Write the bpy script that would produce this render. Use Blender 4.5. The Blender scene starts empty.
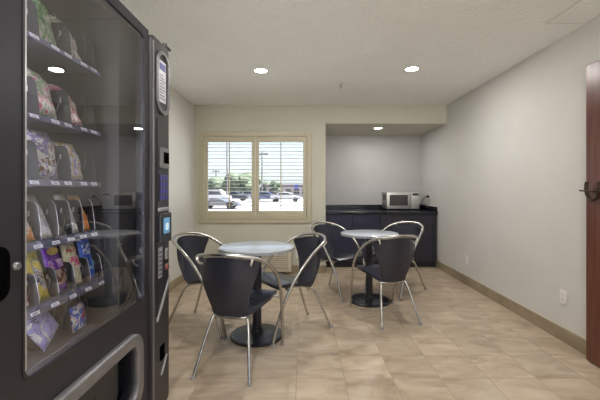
import bpy, bmesh, math, random
from mathutils import Vector, Matrix
random.seed(7)
S = bpy.context.scene
COL = S.collection
PI = math.pi

# ------------------------------------------------------------------ materials
def mat(name, color, rough=0.5, metal=0.0, color2=None, nscale=8.0, bump=0.0, bscale=80.0,
        spec=0.5, emit=None, estr=0.0, coat=0.0, detail=3.0, stretch=None, contrast=(0.35, 0.65)):
    m = bpy.data.materials.new(name); m.use_nodes = True
    nt = m.node_tree; N = nt.nodes; L = nt.links
    b = N['Principled BSDF']
    b.inputs['Base Color'].default_value = (*color, 1)
    b.inputs['Roughness'].default_value = rough
    b.inputs['Metallic'].default_value = metal
    b.inputs['Specular IOR Level'].default_value = spec
    b.inputs['Coat Weight'].default_value = coat
    tc = N.new('ShaderNodeTexCoord')
    mp = N.new('ShaderNodeMapping'); L.new(tc.outputs['Object'], mp.inputs['Vector'])
    if stretch: mp.inputs['Scale'].default_value = stretch
    if color2:
        n = N.new('ShaderNodeTexNoise'); n.inputs['Scale'].default_value = nscale; n.inputs['Detail'].default_value = detail
        L.new(mp.outputs['Vector'], n.inputs['Vector'])
        r = N.new('ShaderNodeValToRGB')
        r.color_ramp.elements[0].position = contrast[0]; r.color_ramp.elements[1].position = contrast[1]
        r.color_ramp.elements[0].color = (*color, 1); r.color_ramp.elements[1].color = (*color2, 1)
        L.new(n.outputs['Fac'], r.inputs['Fac']); L.new(r.outputs['Color'], b.inputs['Base Color'])
    if bump:
        n2 = N.new('ShaderNodeTexNoise'); n2.inputs['Scale'].default_value = bscale; n2.inputs['Detail'].default_value = 3
        L.new(mp.outputs['Vector'], n2.inputs['Vector'])
        bp = N.new('ShaderNodeBump'); bp.inputs['Strength'].default_value = bump; bp.inputs['Distance'].default_value = 0.004
        L.new(n2.outputs['Fac'], bp.inputs['Height']); L.new(bp.outputs['Normal'], b.inputs['Normal'])
    if emit:
        b.inputs['Emission Color'].default_value = (*emit, 1); b.inputs['Emission Strength'].default_value = estr
    return m

def tile_mat():
    m = bpy.data.materials.new('floor_tile'); m.use_nodes = True
    nt = m.node_tree; N = nt.nodes; L = nt.links; b = N['Principled BSDF']
    tc = N.new('ShaderNodeTexCoord'); mp = N.new('ShaderNodeMapping')
    mp.inputs['Location'].default_value = (0.0425, -0.09, 0)
    L.new(tc.outputs['Object'], mp.inputs['Vector'])
    br = N.new('ShaderNodeTexBrick')
    br.offset = 0.0; br.squash = 1.0
    br.inputs['Scale'].default_value = 1.0
    br.inputs['Brick Width'].default_value = 0.3106; br.inputs['Row Height'].default_value = 0.3106
    br.inputs['Mortar Size'].default_value = 0.0028; br.inputs['Mortar Smooth'].default_value = 0.3
    br.inputs['Color1'].default_value = (0.0, 0.0, 0.0, 1); br.inputs['Color2'].default_value = (1, 1, 1, 1)
    br.inputs['Mortar'].default_value = (0.5, 0.5, 0.5, 1); br.inputs['Bias'].default_value = 0
    L.new(mp.outputs['Vector'], br.inputs['Vector'])
    # veining noise, shifted per tile
    add = N.new('ShaderNodeVectorMath'); add.operation = 'MULTIPLY_ADD'
    add.inputs[1].default_value = (3.1, 2.3, 5.0)
    L.new(br.outputs['Color'], add.inputs[0]); L.new(mp.outputs['Vector'], add.inputs[2])
    mp2 = N.new('ShaderNodeMapping'); mp2.inputs['Scale'].default_value = (1.3, 2.6, 1); mp2.inputs['Rotation'].default_value = (0, 0, 0.6)
    L.new(add.outputs[0], mp2.inputs['Vector'])
    n = N.new('ShaderNodeTexNoise'); n.inputs['Scale'].default_value = 2.6; n.inputs['Detail'].default_value = 6; n.inputs['Distortion'].default_value = 0.9
    L.new(mp2.outputs['Vector'], n.inputs['Vector'])
    r = N.new('ShaderNodeValToRGB')
    r.color_ramp.elements[0].position = 0.3; r.color_ramp.elements[0].color = (0.37, 0.28, 0.195, 1)
    r.color_ramp.elements[1].position = 0.72; r.color_ramp.elements[1].color = (0.61, 0.51, 0.39, 1)
    e = r.color_ramp.elements.new(0.5); e.color = (0.51, 0.405, 0.295, 1)
    L.new(n.outputs['Fac'], r.inputs['Fac'])
    hs = N.new('ShaderNodeMixRGB'); hs.blend_type = 'MULTIPLY'; hs.inputs['Fac'].default_value = 0.14
    L.new(r.outputs['Color'], hs.inputs['Color1']); L.new(br.outputs['Color'], hs.inputs['Color2'])
    mx = N.new('ShaderNodeMixRGB'); mx.inputs['Color2'].default_value = (0.36, 0.275, 0.20, 1)
    L.new(br.outputs['Fac'], mx.inputs['Fac']); L.new(hs.outputs['Color'], mx.inputs['Color1'])
    L.new(mx.outputs['Color'], b.inputs['Base Color'])
    b.inputs['Roughness'].default_value = 0.33
    n3 = N.new('ShaderNodeTexNoise'); n3.inputs['Scale'].default_value = 9; n3.inputs['Detail'].default_value = 3
    L.new(mp.outputs['Vector'], n3.inputs['Vector'])
    mm = N.new('ShaderNodeMath'); mm.operation = 'SUBTRACT'
    L.new(n3.outputs['Fac'], mm.inputs[0]); L.new(br.outputs['Fac'], mm.inputs[1])
    bp = N.new('ShaderNodeBump'); bp.inputs['Strength'].default_value = 0.12; bp.inputs['Distance'].default_value = 0.004
    L.new(mm.outputs[0], bp.inputs['Height']); L.new(bp.outputs['Normal'], b.inputs['Normal'])
    return m

def glass_mat(name, ior=1.5, tint=(1, 1, 1), rough=0.0):
    m = bpy.data.materials.new(name); m.use_nodes = True
    nt = m.node_tree; N = nt.nodes; L = nt.links
    N.remove(N['Principled BSDF']); out = N['Material Output']
    t = N.new('ShaderNodeBsdfTransparent'); t.inputs['Color'].default_value = (*tint, 1)
    g = N.new('ShaderNodeBsdfGlossy'); g.inputs['Roughness'].default_value = rough
    f = N.new('ShaderNodeFresnel'); f.inputs['IOR'].default_value = ior
    mx = N.new('ShaderNodeMixShader')
    ge = N.new('ShaderNodeNewGeometry'); inv = N.new('ShaderNodeMath'); inv.operation = 'SUBTRACT'; inv.inputs[0].default_value = 1.0
    L.new(ge.outputs['Backfacing'], inv.inputs[1]); mu = N.new('ShaderNodeMath'); mu.operation = 'MULTIPLY'
    L.new(f.outputs[0], mu.inputs[0]); L.new(inv.outputs[0], mu.inputs[1])
    L.new(mu.outputs[0], mx.inputs[0]); L.new(t.outputs[0], mx.inputs[1]); L.new(g.outputs[0], mx.inputs[2])
    L.new(mx.outputs[0], out.inputs['Surface'])
    return m

def print_mat(name, base, a, b_, scale=22.0, thr=0.55):
    """printed foil: base colour with two printed colours in blotches and bands"""
    m = bpy.data.materials.new(name); m.use_nodes = True
    nt = m.node_tree; N = nt.nodes; L = nt.links; b = N['Principled BSDF']
    tc = N.new('ShaderNodeTexCoord')
    v = N.new('ShaderNodeTexNoise'); v.inputs['Scale'].default_value = scale; v.inputs['Detail'].default_value = 2; v.inputs['Distortion'].default_value = 1.5
    L.new(tc.outputs['Object'], v.inputs['Vector'])
    r = N.new('ShaderNodeValToRGB'); r.color_ramp.interpolation = 'CONSTANT'
    r.color_ramp.elements[0].position = 0; r.color_ramp.elements[0].color = (*base, 1)
    r.color_ramp.elements[1].position = thr; r.color_ramp.elements[1].color = (*a, 1)
    ed = r.color_ramp.elements.new(thr-0.018); ed.color = (base[0]*0.12, base[1]*0.12, base[2]*0.14, 1)
    e0 = r.color_ramp.elements.new(thr-0.13); e0.color = (*base, 1); r.color_ramp.elements[0].color = (*b_, 1)
    e = r.color_ramp.elements.new(min(0.97, thr + 0.12)); e.color = (*b_, 1)
    L.new(v.outputs['Fac'], r.inputs['Fac']); L.new(r.outputs['Color'], b.inputs['Base Color'])
    b.inputs['Roughness'].default_value = 0.3
    return m

def wood_mat(name, c1, c2):
    m = bpy.data.materials.new(name); m.use_nodes = True
    nt = m.node_tree; N = nt.nodes; L = nt.links; b = N['Principled BSDF']
    tc = N.new('ShaderNodeTexCoord'); mp = N.new('ShaderNodeMapping'); mp.inputs['Scale'].default_value = (14, 14, 0.7)
    L.new(tc.outputs['Object'], mp.inputs['Vector'])
    n = N.new('ShaderNodeTexNoise'); n.inputs['Scale'].default_value = 3; n.inputs['Detail'].default_value = 6; n.inputs['Distortion'].default_value = 0.6
    L.new(mp.outputs['Vector'], n.inputs['Vector'])
    r = N.new('ShaderNodeValToRGB'); r.color_ramp.elements[0].position = 0.35; r.color_ramp.elements[1].position = 0.7
    r.color_ramp.elements[0].color = (*c1, 1); r.color_ramp.elements[1].color = (*c2, 1)
    L.new(n.outputs['Fac'], r.inputs['Fac']); L.new(r.outputs['Color'], b.inputs['Base Color'])
    b.inputs['Roughness'].default_value = 0.3
    return m

M = {}
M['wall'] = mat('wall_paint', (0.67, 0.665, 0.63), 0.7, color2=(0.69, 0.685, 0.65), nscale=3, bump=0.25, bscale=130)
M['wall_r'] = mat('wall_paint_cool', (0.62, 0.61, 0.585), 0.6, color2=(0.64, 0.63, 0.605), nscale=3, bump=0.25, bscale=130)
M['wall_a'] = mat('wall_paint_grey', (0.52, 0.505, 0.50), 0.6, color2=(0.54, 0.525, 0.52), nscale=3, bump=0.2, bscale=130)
M['ceil'] = mat('ceiling_texture', (0.87, 0.885, 0.87), 0.85, color2=(0.89, 0.905, 0.89), nscale=4, bump=1.0, bscale=34)
for n_ in M['ceil'].node_tree.nodes:
    if n_.type == 'BUMP': n_.inputs['Distance'].default_value = 0.014
M['floor'] = tile_mat()
M['base'] = mat('baseboard_tile', (0.27, 0.215, 0.14), 0.4, color2=(0.36, 0.29, 0.20), nscale=5, bump=0.1)
M['basecap'] = mat('baseboard_cap', (0.5, 0.45, 0.36), 0.5, color2=(0.46, 0.41, 0.32), nscale=10)
M['shutter'] = mat('shutter_paint', (0.50, 0.455, 0.325), 0.45, color2=(0.53, 0.48, 0.35), nscale=6)
M['louver'] = mat('louver_backlit_tone', (0.30, 0.31, 0.31), 0.45, color2=(0.33, 0.34, 0.34), nscale=6)  # blades coloured darker so they look backlit
M['glass'] = glass_mat('window_glass', 1.35)
M['vglass'] = glass_mat('vending_glass', 2.6, (0.93, 0.93, 0.95))
M['black'] = mat('black_plastic', (0.012, 0.012, 0.014), 0.4, color2=(0.018, 0.018, 0.02), nscale=30)
M['vinyl'] = mat('navy_black_vinyl', (0.026, 0.027, 0.040), 0.27, color2=(0.029, 0.030, 0.044), nscale=40, bump=0.03, bscale=260)
M['chrome'] = mat('brushed_aluminium_tube', (0.50, 0.49, 0.465), 0.27, 1.0, color2=(0.55, 0.54, 0.515), nscale=20)
M['clip'] = mat('clip_aluminium', (0.8, 0.78, 0.74), 0.3, 0.7, color2=(0.75, 0.73, 0.7), nscale=20)
M['top'] = mat('speckled_laminate_sky_tint', (0.43, 0.47, 0.53), 0.18, color2=(0.51, 0.55, 0.61), nscale=160, spec=0.6)  # grey speckle; blue tint stands in for sky reflected from the window
M['topedge'] = mat('grey_edge_band', (0.30, 0.31, 0.33), 0.4, color2=(0.34, 0.35, 0.37), nscale=50)
M['iron'] = mat('black_cast_iron', (0.012, 0.013, 0.02), 0.28, color2=(0.018, 0.019, 0.028), nscale=60, bump=0.05)
M['navy'] = mat('navy_laminate', (0.022, 0.024, 0.052), 0.35, color2=(0.028, 0.030, 0.062), nscale=6)
M['navy2'] = mat('dark_laminate', (0.024, 0.022, 0.036), 0.35, color2=(0.03, 0.027, 0.042), nscale=6)
M['granite'] = mat('black_granite', (0.010, 0.011, 0.018), 0.15, color2=(0.035, 0.037, 0.05), nscale=140, contrast=(0.55, 0.7))
M['kick'] = mat('toe_kick_black', (0.01, 0.01, 0.012), 0.6, color2=(0.015, 0.015, 0.018), nscale=20)
M['steel'] = mat('microwave_steel', (0.62, 0.61, 0.57), 0.35, 0.6, color2=(0.66, 0.65, 0.61), nscale=30, stretch=(1, 1, 20))
M['steeldk'] = mat('microwave_side_grey', (0.30, 0.30, 0.29), 0.45, 0.3, color2=(0.34, 0.34, 0.33), nscale=30)
M['mwglass'] = mat('microwave_window', (0.05, 0.042, 0.045), 0.12, color2=(0.075, 0.06, 0.062), nscale=60)
M['void'] = mat('recess_black', (0.002, 0.002, 0.002), 0.9, color2=(0.003, 0.003, 0.003), nscale=20, spec=0.0)
M['shell'] = mat('vending_charcoal', (0.013, 0.012, 0.018), 0.40, color2=(0.016, 0.015, 0.021), nscale=5, bump=0.05, bscale=200)
M['shell2'] = mat('vending_warm_charcoal', (0.024, 0.022, 0.023), 0.45, color2=(0.028, 0.026, 0.027), nscale=5, bump=0.05, bscale=200)
M['inner'] = mat('vending_interior', (0.036, 0.034, 0.031), 0.55, color2=(0.042, 0.040, 0.036), nscale=6)
M['plate'] = mat('divider_grey', (0.028, 0.028, 0.029), 0.5, color2=(0.034, 0.034, 0.035), nscale=12)
M['shelfm'] = mat('tray_metal', (0.08, 0.085, 0.11), 0.4, 0.4, color2=(0.10, 0.105, 0.135), nscale=12)
M['strip'] = mat('price_strip', (0.045, 0.05, 0.075), 0.25, color2=(0.09, 0.095, 0.14), nscale=40)
M['silver'] = mat('silver_plastic', (0.42, 0.42, 0.43), 0.3, 0.6, color2=(0.48, 0.48, 0.49), nscale=15)
M['mould'] = mat('moulding_grey', (0.17, 0.165, 0.17), 0.3, 0.4, color2=(0.20, 0.195, 0.20), nscale=15)
M['white'] = mat('white_plastic', (0.78, 0.77, 0.74), 0.4, color2=(0.74, 0.73, 0.70), nscale=20)
M['card'] = mat('printed_card', (0.62, 0.62, 0.68), 0.4, color2=(0.68, 0.68, 0.74), nscale=30)
M['ink'] = mat('card_ink', (0.10, 0.10, 0.16), 0.5, color2=(0.14, 0.14, 0.2), nscale=30)
M['blueink'] = mat('card_blue', (0.06, 0.07, 0.30), 0.5, color2=(0.08, 0.09, 0.36), nscale=30)
M['bluebtn'] = mat('keypad_blue', (0.02, 0.02, 0.12), 0.35, color2=(0.03, 0.03, 0.18), nscale=60, emit=(0.1, 0.1, 0.8), estr=0.03)
M['screen'] = mat('reader_screen', (0.03, 0.12, 0.25), 0.3, color2=(0.06, 0.18, 0.32), nscale=40, emit=(0.22, 0.5, 0.8), estr=0.2)
M['screenw'] = mat('reader_screen_white', (0.6, 0.8, 0.9), 0.3, color2=(0.7, 0.85, 0.95), nscale=40, emit=(0.7, 0.85, 1.0), estr=0.1)
M['red'] = mat('red_button', (0.14, 0.04, 0.035), 0.4, color2=(0.18, 0.05, 0.04), nscale=40)
M['led'] = mat('led_strip', (0.8, 0.8, 0.9), 0.4, color2=(0.85, 0.85, 0.95), nscale=40, emit=(0.82, 0.86, 1.0), estr=27.0)
M['lamp'] = mat('downlight_lens', (0.9, 0.9, 0.88), 0.4, color2=(0.92, 0.92, 0.9), nscale=40, emit=(1.0, 0.95, 0.87), estr=14.0)
M['trimw'] = mat('downlight_trim', (0.72, 0.71, 0.68), 0.4, color2=(0.75, 0.74, 0.71), nscale=40)
M['wire'] = mat('coil_wire', (0.12, 0.12, 0.14), 0.3, 0.9, color2=(0.3, 0.3, 0.32), nscale=40)
M['wood'] = wood_mat('mahogany', (0.085, 0.026, 0.017), (0.17, 0.060, 0.038))
M['bronze'] = mat('oil_rubbed_bronze', (0.045, 0.028, 0.02), 0.35, 0.7, color2=(0.07, 0.045, 0.03), nscale=40)
M['ptac'] = mat('beige_unit', (0.56, 0.50, 0.39), 0.5, color2=(0.60, 0.54, 0.43), nscale=10)
M['ptacdk'] = mat('unit_slot_dark', (0.17, 0.15, 0.12), 0.6, color2=(0.21, 0.18, 0.14), nscale=10)
M['asphalt'] = mat('asphalt', (0.24, 0.235, 0.245), 0.9, color2=(0.30, 0.29, 0.30), nscale=0.3)
M['bounce'] = mat('bounce_concrete', (0.74, 0.73, 0.70), 0.9, color2=(0.80, 0.79, 0.76), nscale=0.5)  # pale surface for the added ground that bounces sun indoors
M['wall_shade'] = mat('wall_paint_shaded', (0.54, 0.53, 0.44), 0.7, color2=(0.56, 0.55, 0.46), nscale=3, bump=0.25, bscale=130)  # shade of the backlit wall and soffit is put into this colour
M['leaf'] = mat('foliage', (0.04, 0.065, 0.04), 0.8, color2=(0.08, 0.11, 0.07), nscale=1.3, bump=0.5, bscale=6)
M['bark'] = mat('bark', (0.10, 0.07, 0.05), 0.9, color2=(0.14, 0.10, 0.07), nscale=8)
M['carw'] = mat('car_white', (0.45, 0.45, 0.48), 0.25, color2=(0.48, 0.48, 0.5), nscale=3, coat=0.5)
M['carb'] = mat('car_blue', (0.08, 0.10, 0.20), 0.25, color2=(0.09, 0.11, 0.22), nscale=3, coat=0.5)
M['cars'] = mat('car_silver', (0.2, 0.21, 0.24), 0.3, 0.4, color2=(0.44, 0.45, 0.49), nscale=3, coat=0.5)
M['card_'] = mat('car_dark', (0.04, 0.045, 0.07), 0.25, color2=(0.05, 0.055, 0.08), nscale=3, coat=0.5)
M['carglass'] = mat('car_glass', (0.03, 0.035, 0.05), 0.1, color2=(0.04, 0.045, 0.06), nscale=3)
M['tyre'] = mat('tyre', (0.02, 0.02, 0.02), 0.8, color2=(0.03, 0.03, 0.03), nscale=9)
M['stucco'] = mat('stucco', (0.34, 0.31, 0.31), 0.8, color2=(0.36, 0.33, 0.33), nscale=1)
M['roof'] = mat('roof_band', (0.15, 0.11, 0.13), 0.7, color2=(0.17, 0.13, 0.15), nscale=1)
M['signb'] = mat('sign_blue', (0.03, 0.06, 0.30), 0.4, color2=(0.04, 0.08, 0.34), nscale=3)
M['polem'] = mat('pole_grey', (0.07, 0.065, 0.07), 0.7, color2=(0.09, 0.08, 0.08), nscale=3)

# ------------------------------------------------------------------ mesh helpers
def link(name, bm, m, parent=None, smooth=False, recalc=True):
    if recalc: bmesh.ops.recalc_face_normals(bm, faces=bm.faces[:])
    me = bpy.data.meshes.new(name); bm.to_mesh(me); bm.free()
    ms = m if isinstance(m, (list, tuple)) else [m]
    for k in ms: me.materials.append(k)
    if smooth:
        for p in me.polygons: p.use_smooth = True
        if smooth == 'auto':
            me.set_sharp_from_angle(angle=math.radians(40))
    o = bpy.data.objects.new(name, me); COL.objects.link(o)
    if parent: o.parent = parent
    return o

def box(bm, x0, x1, y0, y1, z0, z1, bev=0.0, seg=2, mi=0):
    vs = [bm.verts.new(p) for p in ((x0,y0,z0),(x1,y0,z0),(x1,y1,z0),(x0,y1,z0),(x0,y0,z1),(x1,y0,z1),(x1,y1,z1),(x0,y1,z1))]
    fs = [bm.faces.new([vs[i] for i in f]) for f in ((0,3,2,1),(4,5,6,7),(0,1,5,4),(1,2,6,5),(2,3,7,6),(3,0,4,7))]
    for f in fs: f.material_index = mi
    if bev:
        es = list({e for f in fs for e in f.edges})
        r = bmesh.ops.bevel(bm, geom=es, offset=bev, segments=seg, affect='EDGES', profile=0.5)
        for f in r['faces']: f.material_index = mi
    return vs

def catmull(pts, n=6, closed=False):
    P = [Vector(p) for p in pts]; out = []
    m = len(P); rng = range(m) if closed else range(m-1)
    for i in rng:
        if closed: p0, p1, p2, p3 = P[i-1], P[i], P[(i+1) % m], P[(i+2) % m]
        else:
            p1, p2 = P[i], P[i+1]
            p0 = P[i-1] if i else p1*2-p2
            p3 = P[i+2] if i+2 < m else p2*2-p1
        for k in range(n):
            t = k/n
            out.append(0.5*((2*p1)+(-p0+p2)*t+(2*p0-5*p1+4*p2-p3)*t*t+(-p0+3*p1-3*p2+p3)*t**3))
    if not closed: out.append(P[-1])
    return out

def tube(bm, pts, r, seg=10, closed=False, r1=None, cap=True, mi=0):
    P = [Vector(p) for p in pts]; n = len(P)
    T = []
    for i in range(n):
        if closed: t = P[(i+1) % n]-P[i-1]
        elif i == 0: t = P[1]-P[0]
        elif i == n-1: t = P[-1]-P[-2]
        else: t = P[i+1]-P[i-1]
        T.append(t.normalized())
    a = Vector((0,0,1)) if abs(T[0].z) < .9 else Vector((1,0,0))
    u = T[0].cross(a).normalized(); rings = []
    for i in range(n):
        if i:
            q = T[i-1].rotation_difference(T[i]); u = (q @ u).normalized()
        v = T[i].cross(u)
        rr = r if r1 is None else r+(r1-r)*i/(n-1)
        rings.append([bm.verts.new(P[i]+rr*(math.cos(2*PI*k/seg)*u+math.sin(2*PI*k/seg)*v)) for k in range(seg)])
    for i in range(n if closed else n-1):
        A, B = rings[i], rings[(i+1) % n]
        for k in range(seg):
            f = bm.faces.new((A[k], A[(k+1) % seg], B[(k+1) % seg], B[k])); f.material_index = mi
    if cap and not closed:
        bm.faces.new(rings[0][::-1]); bm.faces.new(rings[-1])

def lathe(bm, prof, cx=0, cy=0, cz=0, seg=40, mi=0, M_=None):
    """prof: (radius, z) list; r=0 ends are closed"""
    rings = []
    for r, z in prof:
        if r < 1e-6:
            v = Vector((cx, cy, cz+z)); v = M_ @ v if M_ else v
            rings.append([bm.verts.new(v)])
        else:
            ring = []
            for k in range(seg):
                v = Vector((cx+r*math.cos(2*PI*k/seg), cy+r*math.sin(2*PI*k/seg), cz+z))
                ring.append(bm.verts.new(M_ @ v if M_ else v))
            rings.append(ring)
    for A, B in zip(rings, rings[1:]):
        for k in range(seg):
            k2 = (k+1) % seg
            if len(A) == 1 and len(B) == 1: continue
            if len(A) == 1: f = bm.faces.new((A[0], B[k], B[k2]))
            elif len(B) == 1: f = bm.faces.new((A[k], A[k2], B[0]))
            else: f = bm.faces.new((A[k], A[k2], B[k2], B[k]))
            f.material_index = mi

def ellipsoid(bm, c, r, u=16, v=10, mi=0):
    r_ = bmesh.ops.create_uvsphere(bm, u_segments=u, v_segments=v, radius=1.0, matrix=Matrix.Translation(c) @ Matrix.Diagonal((*r, 1)))
    for ve in r_['verts']:
        for f in ve.link_faces: f.material_index = mi

def rrect(x0, x1, y0, y1, r, n=6):
    pts = []
    for cx, cy, a0 in ((x1-r, y1-r, 0), (x0+r, y1-r, 90), (x0+r, y0+r, 180), (x1-r, y0+r, 270)):
        for k in range(n+1):
            a = math.radians(a0+90*k/n); pts.append((cx+r*math.cos(a), cy+r*math.sin(a)))
    return pts

def plate2d(loops, h, bevel=0.0, res=2):
    """filled 2-D outline(s) with holes -> mesh data, in XY, z from 0 to h"""
    cu = bpy.data.curves.new('tmp', 'CURVE'); cu.dimensions = '2D'; cu.fill_mode = 'BOTH'
    cu.extrude = max(h/2-bevel, 1e-5); cu.bevel_depth = bevel; cu.bevel_resolution = res
    cu.offset = -bevel
    for lp in loops:
        sp = cu.splines.new('POLY'); sp.points.add(len(lp)-1); sp.use_cyclic_u = True
        for p, q in zip(sp.points, lp): p.co = (q[0], q[1], 0, 1)
    o = bpy.data.objects.new('tmp', cu); COL.objects.link(o)
    dg = bpy.context.evaluated_depsgraph_get()
    me = bpy.data.meshes.new_from_object(o.evaluated_get(dg))
    bpy.data.objects.remove(o); bpy.data.curves.remove(cu)
    me.transform(Matrix.Translation((0, 0, h/2)))
    return me
# maps 2-D (a, b, h) -> world:  yz plane facing +X ; xz plane facing -Y ; xy
YZ = Matrix(((0,0,1,0),(1,0,0,0),(0,1,0,0),(0,0,0,1)))
XZ = Matrix(((1,0,0,0),(0,0,-1,0),(0,1,0,0),(0,0,0,1)))

def plate_obj(name, loops, h, mtx, m, parent=None, bevel=0.0, smooth=True):
    me = plate2d(loops, h, bevel); me.transform(mtx); me.materials.clear(); me.materials.append(m); me.name = name
    for p in me.polygons: p.material_index = 0; p.use_smooth = bool(smooth)
    if smooth: me.set_sharp_from_angle(angle=math.radians(35))
    o = bpy.data.objects.new(name, me); COL.objects.link(o)
    if parent: o.parent = parent
    return o

def T(x, y, z): return Matrix.Translation((x, y, z))

def thing(name, label, cat, loc=(0,0,0), rz=0.0, group=None):
    o = bpy.data.objects.new(name, None); COL.objects.link(o)
    o.empty_display_size = 0.1
    o.location = loc; o.rotation_euler = (0, 0, rz)
    return tag(o, label, cat, group)
def tag(o, label=None, cat=None, group=None, kind=None):
    if label: o['label'] = label
    if cat: o['category'] = cat
    if group: o['group'] = group
    if kind: o['kind'] = kind
    return o
def struct(name, bm, m, **k):
    o = link(name, bm, m, **k); o['kind'] = 'structure'; return o
def copy_tree(o, parent=None):
    c = o.copy(); COL.objects.link(c)
    if parent: c.parent = parent
    for ch in list(o.children): copy_tree(ch, c)
    return c

# ------------------------------------------------------------------ room
XL, XR, YB, YA, YF = -1.59, 2.10, 5.12, 6.26, -2.4
ZC, ZA, XA = 2.45, 2.182, 0.33
TH = 0.14
bm = bmesh.new(); box(bm, XL-TH, XR+TH, YF-TH, YA+TH, -0.12, 0); struct('floor', bm, M['floor'])
bm = bmesh.new(); box(bm, XL-TH, XR+TH, YF-TH, YA+TH, ZC, ZC+0.15); struct('ceiling', bm, M['ceil'])
bm = bmesh.new(); box(bm, XL-TH, XL, YF-TH, YB+TH, 0, ZC); struct('wall_left', bm, M['wall'])
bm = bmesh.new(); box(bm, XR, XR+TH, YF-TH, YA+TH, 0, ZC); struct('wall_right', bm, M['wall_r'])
# unseen wall behind the camera; its wide window is added to brighten the room
FW = (-1.35, 1.85, 0.35, 2.25)
o = plate_obj('wall_front', [[(XL,0),(XR,0),(XR,ZC),(XL,ZC)], [(FW[0],FW[2]),(FW[1],FW[2]),(FW[1],FW[3]),(FW[0],FW[3])]], TH, T(0, YF, 0) @ XZ, M['wall'], smooth=False); o['kind'] = 'structure'
w2 = plate_obj('added_fill_window', [[(FW[0],FW[2]),(FW[1],FW[2]),(FW[1],FW[3]),(FW[0],FW[3])], [(FW[0]+.05,FW[2]+.05),(0.225,FW[2]+.05),(0.225,FW[3]-.05),(FW[0]+.05,FW[3]-.05)],
    [(0.275,FW[2]+.05),(FW[1]-.05,FW[2]+.05),(FW[1]-.05,FW[3]-.05),(0.275,FW[3]-.05)]], 0.05, T(0, YF-0.04, 0) @ XZ, M['white'], bevel=0.003); w2['kind'] = 'structure'
bm = bmesh.new(); box(bm, FW[0]+.05, FW[1]-.05, YF-0.068, YF-0.064, FW[2]+.05, FW[3]-.05); link('pane', bm, M['glass'], w2)
# window opening in the back wall
WX0, WX1, WZ0, WZ1 = -1.46, 0.055, 0.79, 2.01
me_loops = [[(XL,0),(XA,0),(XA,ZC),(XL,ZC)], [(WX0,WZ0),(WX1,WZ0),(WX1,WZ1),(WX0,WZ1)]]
o = plate_obj('wall_back', me_loops, TH, T(0, YB+TH, 0) @ XZ, M['wall_shade'], smooth=False); o['kind'] = 'structure'
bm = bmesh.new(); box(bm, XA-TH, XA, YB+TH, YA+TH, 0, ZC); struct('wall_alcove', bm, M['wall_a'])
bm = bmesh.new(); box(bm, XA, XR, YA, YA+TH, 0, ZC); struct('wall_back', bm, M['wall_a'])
bm = bmesh.new(); box(bm, XA, XR, YB, YA, ZA, ZC); struct('ceiling', bm, M['wall_shade'])
def baseboard(name, x0, x1, y0, y1):
    bm = bmesh.new(); box(bm, x0, x1, y0, y1, 0.0, 0.108, 0.002, 1); o = struct(name, bm, M['base'])
    bm = bmesh.new(); e = 0.001
    box(bm, x0-e, x1+e, y0-e, y1+e, 0.108, 0.115); c = link('cap', bm, M['basecap'], o)
    return o
baseboard('baseboard_right', XR-0.012, XR, YF, 5.45)
baseboard('baseboard_left', XL, XL+0.012, YF, YB)
baseboard('baseboard_back', XL+0.012, XA, YB-0.012, YB)
baseboard('baseboard_alcove', XA, XA+0.012, YB, 5.44)

# ------------------------------------------------------------------ window with plantation shutters
def ring_xz(name, x0, x1, z0, z1, w, yfront, depth, m, parent, r=0.0, bev=0.004):
    lo = [[(x0,z0),(x1,z0),(x1,z1),(x0,z1)], [(x0+w,z0+w),(x1-w,z0+w),(x1-w,z1-w),(x0+w,z1-w)]]
    return plate_obj(name, lo, depth, T(0, yfront+depth, 0) @ XZ, m, parent, bevel=bev)
win = ring_xz('window_1', WX0, WX1, WZ0, WZ1, 0.035, YB+0.075, 0.05, M['white'], None); win['kind'] = 'structure'
bm = bmesh.new(); box(bm, WX0+0.035, WX1-0.035, YB+0.098, YB+0.102, WZ0+0.035, WZ1-0.035); link('pane', bm, M['glass'], win)
bm = bmesh.new(); box(bm, -0.73, -0.68, YB+0.08, YB+0.12, WZ0+0.035, WZ1-0.035); link('mullion', bm, M['white'], win)
sh = thing('plantation_shutters', 'pair of beige louvered shutters framed over the back wall window', 'shutters', ((WX0+WX1)/2, YB, 0.735))
def P(o):   # keep world coordinates of the mesh while parenting under a moved empty
    par = o.parent
    o.matrix_parent_inverse = Matrix.Translation(par.location).inverted() if par else Matrix()
    return o
fr = ring_xz('casing', -1.515, 0.125, 0.732, 2.062, 0.05, YB-0.026, 0.024, M['shutter'], sh); P(fr)
fr2 = ring_xz('inner_frame', -1.468, 0.078, 0.78, 2.014, 0.022, YB-0.034, 0.03, M['shutter'], sh); P(fr2)
px = [(-1.44, -0.70), (-0.692, 0.050)]
zr0, zr1 = 0.805, 1.992
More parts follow.
